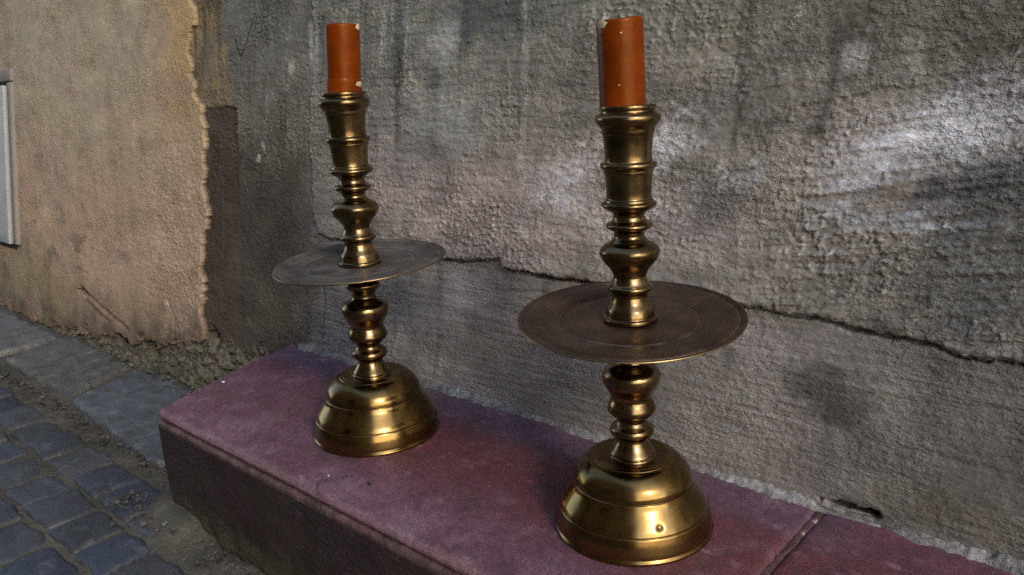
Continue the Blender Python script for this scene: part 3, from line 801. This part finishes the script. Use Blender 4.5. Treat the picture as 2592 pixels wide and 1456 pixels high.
S_ = 1; 
BASE = [(.90, .0, 1), (.985, .0, 1), (1.0, .012, 0), (1.005, .04, 0), (.992, .06, 1), (.985, .07, 1), (.985, .12, 0), (.972, .22, 0), (.945, .32, 1),
        (.935, .33, 1), (.94, .342, 1), (.912, .40, 0), (.872, .46, 0), (.82, .535, 0), (.778, .60, 0), (.757, .655, 1), (.745, .663, 1), (.75, .674, 1),
        (.737, .74, 0), (.70, .815, 0), (.64, .885, 0), (.57, .945, 0), (.515, .965, 1), (.50, .98, 0), (.47, .985, 1), (.455, .995, 0), (.41, .995, 1),
        (.36, .985, 0), (.30, .98, 1), (.05, .98, 1)]
LOWER = [(.05, .960, 1), (.30, .965, 1), (.308, .975, 0), (.303, .995, 0), (.285, 1.01, 1), (.283, 1.03, 0), (.235, 1.10, 0), (.197, 1.17, 0), (.19, 1.21, 0), (.20, 1.235, 1), (.225, 1.25, 1),
         (.265, 1.275, 0), (.276, 1.315, 0), (.262, 1.36, 0), (.215, 1.40, 0), (.187, 1.45, 0), (.205, 1.50, 1), (.235, 1.52, 0), (.29, 1.57, 0), (.30, 1.62, 0), (.285, 1.68, 0),
         (.257, 1.75, 0), (.272, 1.82, 0), (.335, 1.93, 0), (.361, 2.02, 0), (.352, 2.09, 0), (.30, 2.15, 0), (.215, 2.19, 0), (.18, 2.23, 0), (.178, 2.28, 0), (.20, 2.33, 1), (.225, 2.34, 1), (.262, 2.40, 0),
         (.262, 2.44, 0), (.23, 2.48, 0), (.20, 2.56, 0), (.20, 2.725, 1)]
TZ = 2.735
UPPER = [(.05, TZ + .012, 1), (.312, TZ + .012, 1), (.325, TZ + .03, 0), (.32, TZ + .065, 0), (.295, TZ + .08, 1), (.29, 2.85, 1), (.275, 2.91, 0), (.225, 2.99, 0), (.205, 3.06, 0), (.212, 3.10, 1), (.235, 3.115, 1),
         (.266, 3.145, 0), (.268, 3.18, 0), (.23, 3.22, 0), (.20, 3.28, 0), (.198, 3.325, 0), (.235, 3.40, 0), (.32, 3.50, 0), (.355, 3.575, 0), (.352, 3.63, 0), (.30, 3.69, 0), (.245, 3.715, 1), (.225, 3.73, 0), (.187, 3.77, 0), (.177, 3.80, 0),
         (.19, 3.84, 0), (.215, 3.86, 1), (.265, 3.89, 0), (.277, 3.918, 0), (.26, 3.945, 0), (.205, 3.97, 0), (.183, 4.02, 0), (.195, 4.06, 0), (.235, 4.09, 1), (.29, 4.12, 0), (.323, 4.155, 0), (.318, 4.185, 0), (.285, 4.20, 1), (.28, 4.225, 1), (.264, 4.235, 1),
         (.262, 4.30, 0), (.27, 4.44, 0), (.281, 4.53, 1), (.292, 4.54, 1), (.292, 4.565, 1), (.322, 4.595, 0), (.328, 4.62, 0), (.318, 4.645, 0), (.283, 4.655, 1), (.274, 4.67, 1), (.272, 4.74, 0), (.28, 4.88, 0), (.292, 4.97, 1),
         (.303, 4.985, 1), (.306, 5.03, 1), (.345, 5.07, 0), (.375, 5.12, 0), (.372, 5.17, 0), (.33, 5.205, 1), (.314, 5.215, 1), (.313, 5.235, 0), (.322, 5.25, 0), (.322, 5.28, 0), (.312, 5.29, 1), (.296, 5.285, 1), (.285, 5.18, 1), (.05, 5.16, 1)]
def tray_prof(R):
    pts = [(.10, TZ - .012, 1), (R - .03, TZ - .006, 1), (R - .005, TZ - .004, 0), (R, TZ + .002, 0), (R - .004, TZ + .010, 0), (R - .02, TZ + .011, 1)]
    for gr_ in (R - .05, R - .075, .86, .83):
        pts += [(gr_ + .014, TZ + .010, 1), (gr_, TZ - .001, 1), (gr_ - .014, TZ + .010, 1)]
    pts += [(.60, TZ + .010, 1), (.10, TZ + .010, 1)]
    return spline(pts, 3)

def candlestick(loc, R, spin, tray_mat, tray_r, tray_tilt, label):
    root = empty('candlestick', loc, label, 'candlestick', 'pair of brass candlesticks on the ledge')
    def dent(Pv, a):
        # small knock low on the bell
        ang = a[None, :]; dd = np.abs((ang - DENT[0] + np.pi) % (2 * np.pi) - np.pi)
        m = np.exp(-(dd / .035) ** 2 - ((Pv[..., 2] / R - DENT[1]) / .03) ** 2)
        k_ = 1 - m * DENT[2]
        wob = 1 + .004 * np.sin(2 * a + spin) + .003 * np.sin(3 * a + 2 * spin)
        Pv[..., 0] *= k_ * wob; Pv[..., 1] *= k_ * wob
        return Pv
    lathe('base', spline(BASE) * R, M_BRASS, root, 256, dent)
    lathe('lower_stem', spline(LOWER) * R, M_STEM, root)
    def tilt(Pv, a):    # slightly dished and no longer quite level
        q = np.hypot(Pv[..., 0], Pv[..., 1])
        up_ = R * .062 * (q / R / tray_r) ** 2 + tray_tilt[0] * Pv[..., 0] + tray_tilt[1] * Pv[..., 1] + R * .006 * (q / R) ** 2 * np.sin(2 * a + spin)
        return Pv + np.stack([0 * q, 0 * q, up_ * np.clip((q / R - .2) / .25, 0, 1)], -1)
    tr = lathe('drip_tray', tray_prof(tray_r) * R, tray_mat, root, 200, tilt)
    rim = spline([(tray_r - .009, TZ - .0065, 1), (tray_r - .001, TZ - .0045, 0), (tray_r + .0035, TZ + .003, 0), (tray_r - .001, TZ + .0115, 0), (tray_r - .009, TZ + .013, 1)], 4) * R
    lathe('rim', rim, M_RIMB, tr, 200, tilt)
    up = spline(UPPER) * R
    lathe('upper_stem', up, M_STEM, root)
    return root

RSTICK = (-0.45425, 0.68909, -0.0002); RR = 0.08957
LSTICK = (-0.90742, 0.67789, -0.0002); RL = 0.09478
bR = math.atan2(-RSTICK[1], -RSTICK[0]); bL = math.atan2(-LSTICK[1], -LSTICK[0])
right_dir = np.array(RX[:2]) / np.hypot(*RX[:2])
DENT = (math.radians(-36), .43, .03)
candlestick(RSTICK, RR, .3, M_TRAY, 1.365, (-.072 * math.cos(bR), -.072 * math.sin(bR)), 'brass candlestick with a warm brown drip tray, the one nearest the joint in the ledge')
DENT = (math.radians(-80), .43, .0)
candlestick(LSTICK, RL, 1.9, M_TRAYG, 1.305, tuple(-.041 * np.array((math.cos(bL), math.sin(bL))) + .037 * right_dir), 'brass candlestick with a grey-tinted drip tray, nearer the ochre wall and the ledge end')

def candle(loc, R, z0, z1, r, lean, label, collar, chips, seed, cut):
    root = empty('candle', loc, label, 'candle', 'orange candles in the brass candlesticks')
    H_ = (z1 - z0) * R
    zs = np.concatenate([np.linspace(0, .97, 60), [.985, .995, 1.0]])
    rad = np.ones_like(zs); rad[-3:] = (.985, .965, .93)
    prof = [(0.0, 0.0)] + [(r * R * q, z * H_) for q, z in zip(rad, zs)] + [(r * R * .75, H_ * .992), (r * R * .45, H_ * .972), (r * R * .1, H_ * .962), (0.0001, H_ * .96)]
    prof = np.array(prof)
    def warp(Pv, a):
        x, y, z = Pv[..., 0], Pv[..., 1], Pv[..., 2]
        n = noise(np.cos(a)[None] * 1.5 + z * 25, np.sin(a)[None] * 1.5 + z * 7, seed)
        k_ = 1 + .012 * n
        t = z / H_
        top = sstep(.9, 1., t)
        zz = z + top * R * .012 * (np.sin(a + cut) + .5 * np.sin(3 * a + cut * 2))[None]
        if collar:
            k_ = k_ * (1 + .045 * sstep(.285, .275, t + .012 * np.sin(a * 2 + 1)[None]))
        for ca, cz, sa, sz, dp in chips:
            dd = np.abs((a[None] - ca + np.pi) % (2 * np.pi) - np.pi)
            m = sstep(1.1, .7, np.hypot(dd / sa, (t - cz) / sz))
            k_ = k_ * (1 - dp * m)
        return np.stack([x * k_ + lean[0] * z, y * k_ + lean[1] * z, zz], -1)
    lathe('wax_body', prof, M_WAX, root, 96, warp)
    # chips where pale wax shows: thin irregular shells hugging the body
    for ca, cz, sa, sz, dp in chips:
        na, nz = 22, 16
        A, T = np.meshgrid(np.linspace(-1, 1, na), np.linspace(-1, 1, nz))
        ro = np.hypot(A, T); lim = .82 + .22 * noise(np.arctan2(T, A) * 1.3 + seed, ca + cz * 9, seed + 2)
        k_ = np.where(ro > 1e-6, np.minimum(1, lim / np.maximum(ro, 1e-6)), 1)
        A = A * k_; T = T * k_
        ang = ca + A * sa; t = np.clip(cz + T * sz, 0, 1.004)
        dome = np.clip(1 - (A ** 2 + T ** 2), 0, 1)
        q = r * R * (.992 - dp * .8 + .045 * dome ** .5 + .01 * noise(A * 5, T * 5, seed)) * (1.045 if collar and cz < .28 else 1)
        z = t * H_
        Vc = np.stack([np.cos(ang) * q + lean[0] * z, np.sin(ang) * q + lean[1] * z, z], -1).reshape(-1, 3)
        o = mesh_np('chipped_wax', Vc, grid_faces(nz, na), M_CREAM, root)
    w = np.array([(.0012, H_ * .95), (.0012, H_ * .985), (.0009, H_ * .992), (.00005, H_ * .993)])
    lathe('wick', w, M_WICK, root, 10, lambda Pv, a: np.stack([Pv[..., 0] + lean[0] * Pv[..., 2], Pv[..., 1] + lean[1] * Pv[..., 2], Pv[..., 2]], -1))
    return root
# bearing from each stick to the camera, for which side of the candle the chips are on
offR = right_dir * -.0045
candle((RSTICK[0] + offR[0], RSTICK[1] + offR[1], RSTICK[2] + 5.165 * RR), RR, 5.165, 6.215, .260, tuple(right_dir * -.022),
       'plain straight orange candle with a pale chip at its upper left rim', False,
       [(bR - .95, .955, .45, .055, .04), (bR + .05, .85, .06, .011, -.01), (bR - .12, .33, .05, .008, -.01)], 3, 1.0)
offL = right_dir * .0
candle((LSTICK[0], LSTICK[1], LSTICK[2] + 5.165 * RL), RL, 5.165, 6.205, .252, tuple(right_dir * .07),
       'orange candle with a stepped lower end, in the candlestick nearer the ochre wall', True,
       [(bL + 1.15, .965, .35, .05, .03), (bL + 1.05, .215, .42, .045, .03)], 8, 2.4)

# small things lying on the ledge
def chip(loc, s, mat, name, label, cat, flat=.35, seed=1):
    r_ = np.random.RandomState(seed)
    b = bmesh.new(); bmesh.ops.create_icosphere(b, subdivisions=2, radius=s)
    Pv = np.array([v.co[:] for v in b.verts]); Fv = np.array([[v.index for v in f.verts] for f in b.faces]); b.free()
    n = noise(Pv[:, 0] / s * 1.3 + seed, Pv[:, 1] / s * 1.3 + Pv[:, 2] / s, seed)
    Pv = Pv * (1 + .35 * n)[:, None] * np.array([1.3, .8, flat])
    Pv[:, 2] -= Pv[:, 2].min()
    o = mesh_np(name, Pv, Fv, mat); o.location = loc
    return tag(o, label, cat)
M_WHITE = plaster('white_chalk', 1, .8, base=(.75, .73, .72, 1), bump=.2, speck=0)
M_PEB = plaster('black_grit', 1, .8, base=(.02, .018, .018, 1), bump=.2, speck=0)
chip((-1.307, .643, -.0005), .0038, M_WHITE, 'plaster_chip', 'small white plaster chip lying on the left end of the purple ledge', 'chip', .35, 2)
chip((-.780, .561, -.0005), .0032, M_PEB, 'pebble', 'tiny black pebble on the ledge between the two candlesticks', 'pebble', .5, 3)
chip((-.846, .543, -.0008), .0016, M_WHITE, 'plaster_chip', 'tiny white speck of plaster beside the hairline crack on the ledge', 'chip', .4, 4)

# ------------------------------------------------------------------ meter hatch in the ochre wall
def boxes(name, items, mat, parent, r=.004, step=.03):
    vs = []; fs = []; n = 0
    for lo, hi in items:
        Pv, Fv, Nv = rounded_box(lo, hi, r, step, 0, 0)
        vs.append(Pv); fs.append(Fv + n); n += len(Pv)
    return mesh_np(name, np.concatenate(vs), np.concatenate(fs), mat, parent)
hz = .055
hatch = empty('meter_hatch', (-3.06, WY + BAT * hz - .016, hz), 'pale grey metal meter hatch with a brown frame, set in the ochre wall', 'hatch')
hatch.rotation_euler = (-math.atan(BAT), 0, 0)
HW, HH = .46, .54
boxes('frame', [((-HW - .05, -.006, HH + .004), (.05, .03, HH + .046)), ((.011, -.006, -.0), (.050, .03, HH + .003)), ((-HW - .05, -.006, 0), (-HW - .006, .03, HH + .003))], M_FRAME, hatch, .008)
boxes('backing', [((-HW - .006, .002, -.016), (.011, .03, HH + .004))], M_DARK, hatch, .003)
dr = boxes('door', [((-HW, -.014, .0), (0, .003, HH - .008))], M_HATCH, hatch, .004)
boxes('lock', [((-HW + .02, -.019, HH * .5), (-HW + .05, -.0145, HH * .5 + .03))], M_FRAME, dr, .002)

# ------------------------------------------------------------------ the other side of the lane (behind the camera)
house = empty('opposite_house', (-3.5, -2.5, -.2), 'plain dark plastered house front across the lane, facing the ledge', 'house')
def wallbox(items): return [(np.array(a) - np.array((-3.5, -2.5, -.2)), np.array(b) - np.array((-3.5, -2.5, -.2))) for a, b in items]
X0, X1 = -9.0, 2.2
holes = [(-7.2, -6.3, .9, 2.1), (-4.6, -3.7, .9, 2.1), (-1.9, -1.0, .9, 2.1)]
its = [((X0, -2.8, -.25), (X1, -2.5, .9)), ((X0, -2.8, 2.1), (X1, -2.5, 5.2))]
xx = X0
for a, b, z0, z1 in holes:
    its.append(((xx, -2.8, z0), (a, -2.5, z1))); xx = b
its.append(((xx, -2.8, .9), (X1, -2.5, 2.1)))
boxes('facade', wallbox(its), M_HOUSE, house, .01, .4)
for a, b, z0, z1 in holes:
    wf = boxes('window', wallbox([((a, -2.68, z0), (a + .07, -2.62, z1)), ((b - .07, -2.68, z0), (b, -2.62, z1)), ((a + .07, -2.68, z0), (b - .07, -2.62, z0 + .07)), ((a + .07, -2.68, z1 - .07), (b - .07, -2.62, z1)),
                                  (((a + b) / 2 - .03, -2.675, z0 + .07), ((a + b) / 2 + .03, -2.625, z1 - .07))]), M_WOOD, house, .006, .4)
    boxes('pane', wallbox([((a + .06, -2.66, z0 + .06), (b - .06, -2.65, z1 - .06))]), M_GLASS, wf, .002, .4)
